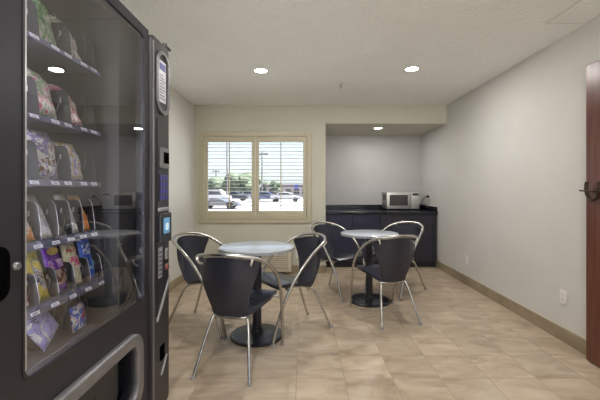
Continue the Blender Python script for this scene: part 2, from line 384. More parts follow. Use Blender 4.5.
for (a, b) in px:
    pn = plate_obj('shutter_panel', [[(a,zr0),(b,zr0),(b,zr1),(a,zr1)], [(a+0.05,0.905),(b-0.05,0.905),(b-0.05,1.905),(a+0.05,1.905)]],
                   0.028, T(0, YB+0.012, 0) @ XZ, M['shutter'], sh, bevel=0.003); P(pn)
    nl = 19; sp = 1.0/nl
    for k in range(nl):
        z = 0.905+sp*(k+0.5); bm = bmesh.new()
        # elliptical blade cross-section lying flat
        n = 12; A = []; B = []
        for j in range(n):
            t = 2*PI*j/n; yy = 0.028*math.cos(t); zz = 0.0056*math.sin(t)
            ca, sa = math.cos(0.05), math.sin(-0.05)
            A.append(bm.verts.new((a+0.051, YB-0.002+yy*ca-zz*sa, z+yy*sa+zz*ca)))
            B.append(bm.verts.new((b-0.051, YB-0.002+yy*ca-zz*sa, z+yy*sa+zz*ca)))
        for j in range(n): bm.faces.new((A[j], A[(j+1) % n], B[(j+1) % n], B[j]))
        bm.faces.new(A[::-1]); bm.faces.new(B)
        P(link('louver', bm, M['louver'], sh, smooth='auto'))
    bm = bmesh.new(); c = (a+b)/2-0.0
    box(bm, c-0.008, c+0.008, YB-0.042, YB-0.031, 0.93, 1.90, 0.003, 2)
    P(link('tilt_rod', bm, M['shutter'], sh))
for zz in (1.0, 1.8):
    for xx in (-1.455, 0.062):
        bm = bmesh.new(); tube(bm, [(xx, YB-0.036, zz-0.03), (xx, YB-0.036, zz+0.03)], 0.006); P(link('hinge', bm, M['shutter'], sh))

# ------------------------------------------------------------------ outlets, access panel, sprinkler, downlights
def outlet(name, label, loc, rz):
    t = thing(name, label, 'outlet', loc, rz, )
    pl = plate_obj('cover_plate', [rrect(-0.035, 0.035, -0.057, 0.057, 0.006)], 0.006, XZ, M['white'], t, bevel=0.002)
    for s in (1, -1):
        rc = plate_obj('receptacle', [rrect(-0.017, 0.017, s*0.020-0.014, s*0.020+0.014, 0.008)], 0.0085, XZ, M['trimw'], t, bevel=0.001)
        bm = bmesh.new()
        for dx in (-0.007, 0.007): box(bm, dx-0.0012, dx+0.0012, -0.0092, -0.0080, s*0.020-0.003, s*0.020+0.006)
        link('slot', bm, M['black'], rc)
    bm = bmesh.new(); lathe(bm, [(0.0, 0.0075), (0.003, 0.0070), (0.003, 0.0)], seg=10, M_=XZ); link('screw', bm, M['silver'], t)
    return t
outlet('wall_outlet', 'white duplex outlet low on the right wall nearest the wooden door', (XR, 2.82, 0.355), -PI/2)
outlet('wall_outlet', 'white duplex outlet low on the right wall nearest the dark cabinets', (XR, 4.48, 0.318), -PI/2)
outlet('wall_outlet', 'white duplex outlet on the alcove wall just above the black counter', (XR, 5.80, 1.12), -PI/2)
outlet('wall_outlet', 'white duplex outlet low on the back wall right of the beige wall unit', (-0.075, YB, 0.27), 0)

bm = bmesh.new(); box(bm, 1.81, 2.07, 1.30, 2.567, ZC-0.008, ZC, 0.002, 1)
pnl = link('access_panel', bm, M['ceil']); tag(pnl, 'flush textured access panel in the ceiling along the right wall', 'panel')
lo = [[(1.79,1.28),(2.085,1.28),(2.085,2.585),(1.79,2.585)], [(1.81,1.30),(2.07,1.30),(2.07,2.567),(1.81,2.567)]]
plate_obj('panel_frame', lo, 0.007, T(0, 0, ZC-0.007), M['trimw'], pnl, bevel=0.002)

sp_ = thing('fire_sprinkler', 'small pendant fire sprinkler head in the middle of the ceiling', 'sprinkler', (0.44, 4.08, ZC))
bm = bmesh.new(); lathe(bm, [(0, 0), (0.032, 0), (0.03, -0.006), (0.012, -0.012), (0, -0.012)], seg=24); link('escutcheon', bm, M['trimw'], sp_, smooth='auto')
bm = bmesh.new(); tube(bm, [(0,0,-0.01), (0,0,-0.03)], 0.008)
for s in (-1, 1): tube(bm, catmull([(s*0.006,0,-0.018), (s*0.013,0,-0.032), (s*0.003,0,-0.048)], 4), 0.0025, 6)
link('frame_arms', bm, M['silver'], sp_, smooth='auto')
bm = bmesh.new(); lathe(bm, [(0,-0.047), (0.014,-0.048), (0.014,-0.050), (0,-0.052)], seg=20); link('deflector', bm, M['silver'], sp_)

def downlight(label, x, y, z, power, group='recessed ceiling downlights', r=0.062):
    t = thing('ceiling_downlight', label, 'ceiling light', (x, y, z), 0, group)
    bm = bmesh.new(); lathe(bm, [(r+0.026, 0), (r+0.025, -0.005), (r+0.012, -0.008), (r, -0.004), (r, 0.0)], seg=40)
    link('trim_ring', bm, M['trimw'], t, smooth='auto')
    bm = bmesh.new(); lathe(bm, [(0, -0.0035), (r*0.7, -0.003), (r, -0.001)], seg=40); link('lens', bm, M['lamp'], t, smooth=True)
    li = bpy.data.lights.new('downlight_lamp', 'AREA'); li.shape = 'DISK'; li.size = 2*r; li.energy = power
    li.color = (1.0, 0.98, 0.95)
    lo_ = bpy.data.objects.new('lamp', li); COL.objects.link(lo_); lo_.parent = t; lo_.location = (0, 0, -0.012)
    return t
PW = 7.5
downlight('round recessed ceiling downlight in front of the window, left of the two', -0.436, 3.62, ZC, PW)
downlight('round recessed ceiling downlight toward the right wall, right of the two', 1.11, 3.57, ZC, PW)
downlight('round recessed downlight in the low alcove ceiling above the counter', 1.18, 5.50, ZA, 3.6, r=0.058)
downlight('added round recessed ceiling downlight by the vending machine, out of view', -0.436, 0.9, ZC, PW)  # this and the next three are unseen, added to light the room
downlight('added round recessed ceiling downlight by the door, out of view', 1.11, 0.9, ZC, PW)
downlight('added unseen recessed ceiling downlight behind the camera on the left', -0.436, -1.3, ZC, PW)
downlight('added unseen recessed ceiling downlight behind the camera on the right', 1.11, -1.3, ZC, PW)

# ------------------------------------------------------------------ wooden door standing open against the right wall
bm = bmesh.new(); box(bm, 2.018, 2.060, 1.60, 2.496, 0.012, 2.103, 0.002, 1)
door = struct('door_1', bm, M['wood'])
hd = bpy.data.objects.new('door_handle', None); COL.objects.link(hd); hd.parent = door
bm = bmesh.new()
for s in (0,):
    tube(bm, catmull([(1.975, 2.436, 1.275), (1.975, 2.443, 1.235), (1.975, 2.436, 1.190), (1.975, 2.409, 1.157), (1.975, 2.384, 1.152),
                      (1.975, 2.359, 1.160), (1.975, 2.337, 1.190), (1.975, 2.330, 1.235), (1.975, 2.337, 1.272)], 5), 0.0115, 10)
link('horseshoe_pull', bm, M['bronze'], hd, smooth=True)
bm = bmesh.new()
tube(bm, [(1.97, 2.492, 1.214), (1.97, 2.464, 1.212), (1.97, 2.314, 1.212), (1.972, 2.244, 1.212)], 0.006, 10)
link('lever_bar', bm, M['bronze'], hd, smooth='auto')
bm = bmesh.new()
lathe(bm, [(0, 0), (0.03, 0), (0.03, 0.006), (0.012, 0.010), (0.010, 0.05), (0, 0.05)], seg=24, M_=T(2.019, 2.384, 1.212) @ Matrix.Rotation(-PI/2, 4, 'Y'))
link('rosette', bm, M['bronze'], hd, smooth='auto')
for zz in (0.25, 1.1, 1.9):
    bm = bmesh.new(); tube(bm, [(2.066, 1.595, zz-0.05), (2.066, 1.595, zz+0.05)], 0.006); box(bm, 2.064, 2.099, 1.595, 1.60, zz-0.045, zz+0.045)
    link('hinge', bm, M['bronze'], door)

# ------------------------------------------------------------------ wall unit below the window
pt = thing('wall_air_conditioner', 'beige through-wall air conditioner with slatted grille below the window', 'air conditioner', (-0.70, YB, 0.10))
bm = bmesh.new(); box(bm, -1.18, -0.165, YB-0.12, YB-0.0125, 0.035, 0.425, 0.012, 3); P(link('housing', bm, M['ptac'], pt, smooth='auto'))
bm = bmesh.new(); box(bm, -1.13, -0.21, YB-0.1235, YB-0.119, 0.095, 0.355); P(link('grille_opening', bm, M['ptacdk'], pt))
for k in range(10):
    bm = bmesh.new(); z = 0.108+k*0.0262
    vs = [bm.verts.new(v) for v in ((-1.13,YB-0.1235,z+0.004),(-1.13,YB-0.1235,z+0.015),(-1.13,YB-0.134,z+0.006),(-1.13,YB-0.134,z-0.002))]
    ws = [bm.verts.new(v.co+Vector((0.92,0,0))) for v in vs]
    for j in range(4): bm.faces.new((vs[j], vs[(j+1)%4], ws[(j+1)%4], ws[j]))
    bm.faces.new(vs[::-1]); bm.faces.new(ws)
    P(link('grille_slat', bm, M['ptac'], pt))

# ------------------------------------------------------------------ counter, cabinets, microwave
CY = 5.46
def cabinet(label, x0, x1, doors, m):
    t = thing('base_cabinet', label, 'cabinet', ((x0+x1)/2, 5.9, 0))
    bm = bmesh.new(); box(bm, x0, x1, CY+0.022, YA-0.003, 0.085, 0.829); P(link('carcass', bm, M['navy2'], t))
    bm = bmesh.new(); box(bm, x0, x1, CY+0.03, YA-0.02, 0.0, 0.085); P(link('toe_kick', bm, M['kick'], t))
    for (a, b) in doors:
        bm = bmesh.new(); box(bm, a+0.0025, b-0.0025, CY, CY+0.020, 0.092, 0.822, 0.003, 2)
        d = link('door', bm, m, t); P(d)
    return t
cabinet('navy laminate base cabinet with two flat doors on the left under the counter', 0.334, 1.205, [(0.334, 0.77), (0.77, 1.205)], M['navy'])
cabinet('dark laminate base cabinet with two flat doors on the right under the microwave', 1.207, 2.08, [(1.207, 1.605), (1.605, 2.03), (2.03, 2.08)], M['navy2'])
ct = thing('countertop', 'black granite countertop with low backsplash along the alcove wall', 'countertop', (1.2, 5.85, 0.83))
bm = bmesh.new(); box(bm, 0.332, 2.097, CY-0.02, YA-0.002, 0.832, 0.872, 0.004, 2); P(link('slab', bm, M['granite'], ct))
bm = bmesh.new(); box(bm, 0.332, 2.097, YA-0.022, YA-0.002, 0.872, 0.945, 0.002, 1); P(link('backsplash', bm, M['granite'], ct))
bm = bmesh.new(); box(bm, 2.077, 2.097, CY+0.0, YA-0.022, 0.872, 0.945, 0.002, 1); P(link('side_splash', bm, M['granite'], ct))

mw = thing('microwave_oven', 'silver countertop microwave standing on the black counter', 'microwave', (1.68, 6.03, 0.873))
MX0, MX1, MY0, MY1, MZ0, MZ1 = 1.405, 1.95, 5.86, 6.215, 0.893, 1.170
bm = bmesh.new(); box(bm, MX0, MX1, MY0+0.02, MY1, MZ0, MZ1, 0.006, 2); P(link('case', bm, M['steeldk'], mw, smooth='auto'))
bm = bmesh.new(); box(bm, MX0, 1.815, MY0, MY0+0.02, MZ0, MZ1, 0.005, 2); dr = P(link('door', bm, M['steel'], mw, smooth='auto'))
bm = bmesh.new()
me_ = plate_obj('door_window', [rrect(MX0+0.045, 1.755, MZ0+0.055, MZ1-0.045, 0.012)], 0.004, T(0, MY0, 0) @ XZ, M['mwglass'], dr, bevel=0.001)
bm.free()
bm = bmesh.new(); tube(bm, catmull([(1.792, MY0, MZ0+0.035), (1.792, MY0-0.028, MZ0+0.05), (1.792, MY0-0.03, (MZ0+MZ1)/2), (1.792, MY0-0.028, MZ1-0.05), (1.792, MY0, MZ1-0.035)], 5), 0.008, 10)
link('handle', bm, M['silver'], dr, smooth=True)
bm = bmesh.new(); box(bm, 1.818, MX1, MY0, MY0+0.02, MZ0, MZ1, 0.005, 2); cp = P(link('control_panel', bm, M['steel'], mw, smooth='auto'))
bm = bmesh.new(); box(bm, 1.835, MX1-0.015, MY0-0.002, MY0+0.001, MZ1-0.055, MZ1-0.02); link('display', bm, M['black'], cp)
for r_ in range(4):
    for c_ in range(3):
        bm = bmesh.new(); x = 1.842+c_*0.033; z = MZ0+0.045+r_*0.036
        box(bm, x, x+0.024, MY0-0.003, MY0+0.001, z, z+0.022, 0.001, 1); link('button', bm, M['silver'], cp)
for x in (MX0+0.04, MX1-0.04):
    for y in (MY0+0.05, MY1-0.04):
        bm = bmesh.new(); lathe(bm, [(0, 0.8725), (0.012, 0.8725), (0.014, 0.894), (0, 0.894)], x, y, 0, 16); P(link('foot', bm, M['black'], mw))
for k in range(7):
    bm = bmesh.new(); box(bm, MX0-0.0015, MX0+0.002, MY0+0.08+k*0.03, MY0+0.095+k*0.03, MZ0+0.14, MZ1-0.04); P(link('side_vent', bm, M['black'], mw))
cd = thing('power_cord', 'black power cord plugged into the alcove outlet behind the microwave', 'cord', (2.05, 5.8, 0.9))
bm = bmesh.new(); box(bm, 2.045, 2.089, 5.785, 5.815, 1.083, 1.117, 0.006, 2); P(link('plug', bm, M['black'], cd))
bm = bmesh.new(); tube(bm, catmull([(2.047,5.80,1.10), (2.02,5.80,1.085), (1.99,5.83,1.03), (1.975,5.88,0.95), (1.985,5.95,0.884), (2.02,6.04,0.880), (2.03,6.14,0.881), (1.995,6.19,0.885), (1.96,6.19,0.90)], 6), 0.0045, 8)
P(link('cable', bm, M['black'], cd, smooth=True))

# ------------------------------------------------------------------ bistro tables
def make_table(R=0.31, RB=0.22):
    t = thing('cafe_table', 'x', 'table')
    bm = bmesh.new(); lathe(bm, [(0, 0.722), (R-0.004, 0.722), (R-0.004, 0.7445), (R-0.006, 0.7455), (0, 0.7455)], seg=72); link('table_top', bm, M['top'], t, smooth='auto')
    bm = bmesh.new(); lathe(bm, [(R-0.0038, 0.7215), (R, 0.7215), (R+0.0008, 0.733), (R, 0.745), (R-0.0038, 0.745), (R-0.0038, 0.7215)], seg=72); link('edge_band', bm, M['topedge'], t, smooth='auto')
    bm = bmesh.new(); lathe(bm, [(0, 0.02), (0.038, 0.02), (0.038, 0.70), (0, 0.70)], seg=28); link('column', bm, M['iron'], t, smooth='auto')
    bm = bmesh.new()
    for a in range(4):
        c, s = math.cos(a*PI/2+.4), math.sin(a*PI/2+.4)
        tube(bm, [(0.03*c, 0.03*s, 0.706), (0.2*c, 0.2*s, 0.712)], 0.010, 8)
    lathe(bm, [(0, 0.69), (0.06, 0.69), (0.06, 0.72), (0, 0.72)], seg=24)
    link('spider_bracket', bm, M['iron'], t, smooth='auto')
    bm = bmesh.new(); lathe(bm, [(0, 0.0), (RB-0.004, 0.0), (RB, 0.006), (RB, 0.016), (RB-0.008, 0.024), (RB*0.6, 0.031), (0.09, 0.036), (0, 0.036)], seg=72); link('base', bm, M['iron'], t, smooth='auto')
    bm = bmesh.new(); lathe(bm, [(0.038, 0.075), (0.047, 0.072), (0.050, 0.045), (0.062, 0.036), (0.038, 0.034)], seg=28); link('collar', bm, M['iron'], t, smooth='auto')
    return t
t1 = make_table()
t1['label'] = 'round grey topped pedestal table nearest the vending machine, in front of the window'
t1.location = (-0.384, 2.92, 0)
t2 = copy_tree(t1); t2['label'] = 'round grey topped pedestal table in front of the dark cabinets'
t2.location = (0.725, 3.83, 0)
for t in (t1, t2): t['group'] = 'round pedestal tables'

# ------------------------------------------------------------------ bistro chairs (local: front is +y)
def make_chair():
    t = thing('bistro_chair', 'x', 'chair')
    half = [(0.0, -0.302, 0.806), (0.098, -0.286, 0.801), (0.186, -0.238, 0.782), (0.241, -0.160, 0.746), (0.266, -0.064, 0.688), (0.277, 0.03, 0.608),
            (0.276, 0.11, 0.510), (0.268, 0.175, 0.395), (0.258, 0.230, 0.265), (0.249, 0.270, 0.130), (0.240, 0.298, 0.012)]
    loop = [(-x, y, z) for x, y, z in half[::-1]][:-1] + half
    bm = bmesh.new(); tube(bm, catmull(loop, 5), 0.0125, 12); link('arm_frame', bm, M['chrome'], t, smooth='auto')
    # backrest
    def bp(s, tt):
        w = 0.106+(0.229-0.106)*(tt**0.95)
        rr = 0.0
        x = s*w
        if tt > 0.9: x *= 1-0.06*((tt-0.9)/0.1)**2
        if tt < 0.06: x *= 1-0.06*((0.06-tt)/0.06)**2
        z = 0.368+(0.785-0.368)*tt - 0.72*(x*x)*tt - (0.006*abs(s)**4 if tt > .97 else 0)
        y = -0.165-0.118*tt-0.018*math.sin(PI*tt) + 2.3*x*x*(0.35+0.65*tt)
        return Vector((x, y, z))
    def surf(bm, f, nu, nv, th, axis):
        F = [[f(-1+2*i/nu, j/nv) for i in range(nu+1)] for j in range(nv+1)]
        top = [[bm.verts.new(p) for p in row] for row in F]
        bot = [[bm.verts.new(p+axis*th) for p in row] for row in F]
        for j in range(nv):
            for i in range(nu):
                bm.faces.new((top[j][i], top[j][i+1], top[j+1][i+1], top[j+1][i]))
                bm.faces.new((bot[j][i], bot[j+1][i], bot[j+1][i+1], bot[j][i+1]))
        for i in range(nu):
            bm.faces.new((top[0][i], bot[0][i], bot[0][i+1], top[0][i+1])); bm.faces.new((top[nv][i], top[nv][i+1], bot[nv][i+1], bot[nv][i]))
        for j in range(nv):
            bm.faces.new((top[j][0], top[j+1][0], bot[j+1][0], bot[j][0])); bm.faces.new((top[j][nu], bot[j][nu], bot[j+1][nu], top[j+1][nu]))
    bm = bmesh.new(); surf(bm, bp, 14, 18, 0.012, Vector((0, 1, 0.1))); link('backrest', bm, M['vinyl'], t, smooth='auto')
    def sp(s, tt):
        w = 0.122+(0.222-0.122)*min(1, tt/0.5)**0.65
        if tt > 0.93: w *= 1-0.06*((tt-0.93)/0.07)**2
        y = -0.150+0.395*tt
        z = 0.398+0.062*math.sin(min(1, tt/0.8)*PI/2) - (0.020*((tt-0.8)/0.2)**2 if tt > .8 else 0)
        x = s*w
        z -= 0.012*(1-s*s)*(1-tt)
        return Vector((x, y-0.012*s*s*(1 if tt > .9 else 0), z))
    bm = bmesh.new(); surf(bm, sp, 12, 18, -0.022, Vector((0, 0, 1))); link('seat', bm, M['vinyl'], t, smooth='auto')
    # seat frame: tube below the seat joined to the arms
    rail = [(-0.267, 0.168, 0.415), (-0.205, 0.155, 0.423), (-0.17, 0.02, 0.410), (-0.118, -0.13, 0.368), (-0.06, -0.158, 0.358), (0.06, -0.158, 0.358),
            (0.118, -0.13, 0.368), (0.17, 0.02, 0.410), (0.205, 0.155, 0.423), (0.267, 0.168, 0.415)]
    bm = bmesh.new(); tube(bm, catmull(rail, 4), 0.009, 10)
    tube(bm, [(-0.20, 0.155, 0.421), (0.20, 0.155, 0.421)], 0.008, 8)
    link('seat_frame', bm, M['chrome'], t, smooth='auto')
    for s in (-1, 1):
        bm = bmesh.new(); tube(bm, catmull([(s*0.112, -0.128, 0.366), (s*0.128, -0.16, 0.345), (s*0.150, -0.20, 0.25), (s*0.19, -0.298, 0.012)], 4), 0.0105, 10)
        lg = link('leg', bm, M['chrome'], t, smooth='auto')
        bm = bmesh.new(); lathe(bm, [(0, 0), (0.013, 0), (0.0135, 0.018), (0, 0.020)], s*0.1915, -0.302, 0, 14); link('foot_cap', bm, M['topedge'], lg)
        bm = bmesh.new(); lathe(bm, [(0, 0), (0.013, 0), (0.0135, 0.018), (0, 0.020)], s*0.240, 0.299, 0, 14); link('foot_cap', bm, M['topedge'], t)
        bm = bmesh.new(); tube(bm, catmull([(s*0.190, -0.234, 0.780), (s*0.190, -0.250, 0.762), (s*0.180, -0.240, 0.738), (s*0.170, -0.216, 0.728)], 4), 0.0075, 8)
        link('clip', bm, M['clip'], t, smooth='auto')
    return t
G1, G2 = 'chairs around the near table', 'chairs around the far table'
base_ch = make_chair()
chairs = [
    ((-0.460, 2.515), 90-12, 'dark chair with aluminium arms nearest the camera, back turned, at the near table', G1),
    ((-0.110, 3.09), 212, 'dark chair with aluminium arms at right of the near table, facing left', G1),
    ((-0.859, 3.19), -21, 'dark chair with aluminium arms at left of the near table against the left wall', G1),
    ((0.799, 3.400), 105, 'dark chair with its back turned in front of the far table', G2),
    ((0.400, 4.15), -48, 'dark chair left of the far table, half behind the near table chair', G2),
    ((1.130, 4.20), 220, 'dark chair at right behind the far table, beside the cabinets', G2),
]
for i, ((x, y), hd_, lab, g) in enumerate(chairs):
    c = base_ch if i == 0 else copy_tree(base_ch)
    c.location = (x, y, 0); c.rotation_euler = (0, 0, math.radians(hd_-90)); c['label'] = lab; c['group'] = g

# ------------------------------------------------------------------ vending machine (front faces +x)
VX = -0.70
vm = thing('vending_machine', 'tall charcoal snack vending machine with glass front on the left', 'vending machine', (-1.1, 1.25, 0))
Y0, Y1, VZ0, VZ1 = 0.70, 1.80, 0.13, 1.946
def vp(o): return P(o)
bm = bmesh.new(); t_ = 0.02; XB = -1.56
box(bm, XB, VX-0.04, Y0, Y0+t_, VZ0, VZ1-0.01); box(bm, XB, VX-0.04, Y1-0.01-t_, Y1-0.01, VZ0, VZ1-0.01)
box(bm, XB, XB+t_, Y0+t_, Y1-t_-0.01, VZ0, VZ1-0.01); box(bm, XB+t_, VX-0.04, Y0+t_, Y1-t_-0.01, VZ1-0.01-t_, VZ1-0.01)
box(bm, XB+t_, VX-0.04, Y0+t_, Y1-t_-0.01, VZ0, VZ0+t_)
vp(link('cabinet_shell', bm, M['shell'], vm))
# interior liner: rear, right side, floor
bm = bmesh.new()
IY0, IY1 = 0.80, 1.415
box(bm, -1.40, -1.38, IY0, IY1, 0.62, 1.912); box(bm, -1.40, VX-0.045, IY1, IY1+0.012, 0.62, 1.912)
box(bm, -1.40, VX-0.045, IY0-0.012, IY0, 0.62, 1.912); box(bm, -1.40, VX-0.045, IY0, IY1, 0.60, 0.62); box(bm, -1.40, VX-0.045, IY0, IY1, 1.912, 1.922)
vp(link('interior_liner', bm, M['inner'], vm))
bm = bmesh.new(); box(bm, VX-0.06, VX-0.045, IY1+0.012, 1.60, 0.66, 1.915); vp(link('inner_side_panel', bm, M['kick'], vm))
# door frame with glass hole and delivery hole
GY0, GY1, GZ0, GZ1 = 0.876, 1.548, 0.736, 1.906
FY0, FY1, FZ0, FZ1 = 0.90, 1.44, 0.37, 0.588
outer = [(Y0, 0.155), (1.590, 0.155), (1.590, VZ1), (Y0, VZ1)]
df = plate_obj('door_frame', [outer, rrect(GY0, GY1, GZ0, GZ1, 0.035), rrect(FY0, FY1, FZ0, FZ1, 0.05)], 0.04, T(VX-0.04, 0, 0) @ YZ, M['shell'], vm, bevel=0.004)
vp(df)
gs = plate_obj('glass_gasket', [rrect(GY0-0.004, GY1+0.008, GZ0-0.008, GZ1+0.008, 0.042), rrect(GY0+0.004, GY1-0.003, GZ0+0.006, GZ1-0.006, 0.03)], 0.003, T(VX-0.001, 0, 0) @ YZ, M['black'], vm); vp(gs)
bm = bmesh.new(); box(bm, VX-0.0075, VX-0.0035, GY0-0.01, GY1+0.01, GZ0-0.01, GZ1+0.01); vp(link('front_glass', bm, M['vglass'], vm))
bm = bmesh.new(); box(bm, VX-0.085, VX-0.060, 0.815, 0.840, GZ0+0.02, GZ1-0.02); vp(link('light_strip', bm, M['led'], vm))
bm = bmesh.new(); box(bm, VX-0.003, VX+0.0022, GY0+0.003, GY0+0.008, GZ0+0.03, GZ1-0.03); vp(link('glass_edge_trim', bm, M['silver'], vm))
# delivery flap: raised rounded moulding, recess and flap
mo = plate_obj('delivery_moulding', [rrect(FY0-0.045, FY1+0.05, FZ0-0.045, FZ1+0.05, 0.085), rrect(FY0, FY1, FZ0, FZ1, 0.05)], 0.03, T(VX-0.004, 0, 0) @ YZ, M['mould'], vm, bevel=0.010); vp(mo)
bm = bmesh.new(); box(bm, VX-0.20, VX-0.19, FY0-0.02, FY1+0.02, FZ0-0.02, FZ1+0.02)
box(bm, VX-0.19, VX-0.04, FY0-0.03, FY0-0.02, FZ0-0.02, FZ1+0.02); box(bm, VX-0.19, VX-0.04, FY1+0.02, FY1+0.03, FZ0-0.02, FZ1+0.02)
vp(link('delivery_recess', bm, M['kick'], vm))
fl = plate_obj('delivery_flap', [rrect(FY0+0.012, FY1-0.05, FZ0+0.012, FZ1-0.01, 0.04)], 0.012, T(VX-0.045, 0, 0) @ YZ, M['shell2'], vm, bevel=0.004); vp(fl)
# PUSH lettering on the flap (embossed)
cu = bpy.data.curves.new('tmp', 'FONT'); cu.body = 'PUSH'; cu.size = 0.06; cu.extrude = 0.001
to = bpy.data.objects.new('tmp', cu); COL.objects.link(to)
me = bpy.data.meshes.new_from_object(to.evaluated_get(bpy.context.evaluated_depsgraph_get())); bpy.data.objects.remove(to)
me.transform(T(VX-0.032, 1.10, 0.45) @ YZ); me.materials.clear(); me.materials.append(M['shell'])
for p_ in me.polygons: p_.material_index = 0
eo = bpy.data.objects.new('flap_lettering', me); COL.objects.link(eo); eo.parent = fl
# kick plate and feet
bm = bmesh.new(); box(bm, VX-0.06, VX-0.045, Y0+0.02, Y1-0.03, 0.035, 0.15); vp(link('kick_plate', bm, M['black'], vm))
for y in (Y0+0.08, Y1-0.09):
    for x in (-1.48, -0.84):
        bm = bmesh.new(); lathe(bm, [(0, 0), (0.026, 0), (0.026, 0.012), (0.012, 0.02), (0.012, 0.135), (0, 0.135)], x, y, 0, 16); vp(link('foot', bm, M['silver'], vm, smooth='auto'))
# handle recess and lock at left
hr = plate_obj('handle_recess', [rrect(0.755, 0.834, 0.965, 1.092, 0.03)], 0.004, T(VX-0.001, 0, 0) @ YZ, M['void'], vm, bevel=0.001); vp(hr)
bm = bmesh.new(); lathe(bm, [(0, 0.008), (0.008, 0.008), (0.010, 0.005), (0.011, 0.0)], seg=20, M_=T(VX, 0.853, 1.037) @ Matrix.Rotation(PI/2, 4, 'Y')); vp(link('door_lock', bm, M['mould'], vm, smooth='auto'))
# control column
colm = plate_obj('control_column', [rrect(1.594, 1.80, 0.155, 1.938, 0.03)], 0.052, T(VX-0.04, 0, 0) @ YZ, M['shell2'], vm, bevel=0.007); vp(colm)
CX = VX+0.012
def cplate(name, y0, y1, z0, z1, m, r=0.004, h=0.003, base=0.0, parent=colm, bev=0.0):
    return plate_obj(name, [rrect(y0, y1, z0, z1, r)], h, T(CX+base, 0, 0) @ YZ, m, parent, bevel=bev)
plate_obj('column_rail', [rrect(1.600, 1.612, 0.19, 1.91, 0.005)], 0.004, T(CX, 0, 0) @ YZ, M['mould'], colm, bevel=0.001)
bz = plate_obj('card_bezel', [rrect(1.636, 1.785, 1.585, 1.895, 0.07), rrect(1.652, 1.770, 1.605, 1.875, 0.055)], 0.010, T(CX, 0, 0) @ YZ, M['mould'], colm, bevel=0.003)
cplate('bezel_fill', 1.650, 1.772, 1.603, 1.877, M['shell'], 0.055, 0.002)
cc = cplate('instruction_card', 1.660, 1.745, 1.645, 1.845, M['card'], 0.004, 0.003, 0.002)
cplate('card_header', 1.668, 1.735, 1.800, 1.832, M['blueink'], 0.002, 0.001, 0.005, cc)
for k in range(9):
    cplate('card_line', 1.668, 1.732-0.012*(k % 3), 1.660+k*0.014, 1.665+k*0.014, M['ink'], 0.001, 0.0008, 0.005, cc)
# arched recessed fascia
arch = [(1.645, 0.62), (1.70, 0.70), (1.785, 0.78), (1.785, 1.42), (1.76, 1.46), (1.70, 1.50), (1.66, 1.545), (1.645, 1.56)]
plate_obj('fascia', [arch], 0.004, T(CX, 0, 0) @ YZ, M['shell'], colm, bevel=0.001)
tri = [(1.642, 0.60), (1.652, 0.60), (1.79, 0.755), (1.79, 0.78), (1.642, 0.615)]
plate_obj('chevron_trim', [tri], 0.007, T(CX, 0, 0) @ YZ, M['silver'], colm, bevel=0.001)
bl = cplate('bill_acceptor', 1.668, 1.765, 1.325, 1.425, M['mould'], 0.006, 0.012, 0.002, bev=0.002)
cplate('bill_slot', 1.695, 1.760, 1.350, 1.405, M['void'], 0.004, 0.002, 0.013, bl)
kp = cplate('keypad', 1.660, 1.765, 1.165, 1.300, M['black'], 0.005, 0.004, 0.003)
for r_ in range(4):
    for c_ in range(3):
        cplate('key', 1.666+c_*0.032, 1.690+c_*0.032, 1.172+r_*0.032, 1.196+r_*0.032, M['bluebtn'], 0.004, 0.004, 0.006, kp, 0.001)
cplate('silver_bar', 1.650, 1.780, 1.118, 1.135, M['silver'], 0.005, 0.008, 0.002, bev=0.002)
cr = cplate('card_reader', 1.648, 1.775, 0.965, 1.108, M['black'], 0.008, 0.020, 0.002, bev=0.003)
sc = cplate('reader_screen', 1.672, 1.745, 1.010, 1.085, M['screen'], 0.003, 0.002, 0.022, cr)
cplate('screen_symbol', 1.690, 1.730, 1.025, 1.060, M['screenw'], 0.012, 0.001, 0.024, sc)
cplate('sticker', 1.655, 1.70, 0.80, 0.945, M['silver'], 0.002, 0.001, 0.004)
for k in range(6): cplate('sticker_line', 1.661, 1.693, 0.812+k*0.021, 0.822+k*0.021, M['ink'], 0.001, 0.0008, 0.0052)
cs = cplate('coin_slot', 1.735, 1.765, 0.875, 0.93, M['silver'], 0.006, 0.006, 0.003, bev=0.002)
cplate('coin_opening', 1.748, 1.752, 0.885, 0.92, M['kick'], 0.001, 0.001, 0.009, cs)
bm = bmesh.new(); lathe(bm, [(0, 0.012), (0.012, 0.012), (0.016, 0.008), (0.018, 0.0)], seg=20, M_=T(CX+0.003, 1.752, 0.835) @ Matrix.Rotation(PI/2, 4, 'Y')); link('coin_return_button', bm, M['red'], colm, smooth='auto')
ch_ = cplate('coin_cup', 1.682, 1.735, 0.395, 0.465, M['void'], 0.006, 0.003, 0.0)
plate_obj('slash_trim', [[(1.690, 0.325), (1.705, 0.325), (1.765, 0.395), (1.750, 0.395)]], 0.006, T(CX, 0, 0) @ YZ, M['silver'], colm, bevel=0.001)
# hinge bracket on top
bm = bmesh.new(); box(bm, -0.76, -0.712, 1.70, 1.81, 1.936, 1.953, 0.002, 1); tube(bm, [(-0.705, 1.785, 1.932), (-0.705, 1.785, 1.966)], 0.011, 10)
tube(bm, [(-0.705, 1.79, 1.960), (-0.70, 1.84, 1.952)], 0.007, 8); vp(link('top_hinge', bm, M['black'], vm))
bm = bmesh.new(); lathe(bm, [(0, -0.006), (0.025, -0.006), (0.034, -0.003), (0.036, 0)], seg=28, M_=T(-0.775, 1.30, 1.911)); vp(link('dark_disc', bm, M['kick'], vm, smooth='auto'))  # small dark disc under the interior ceiling

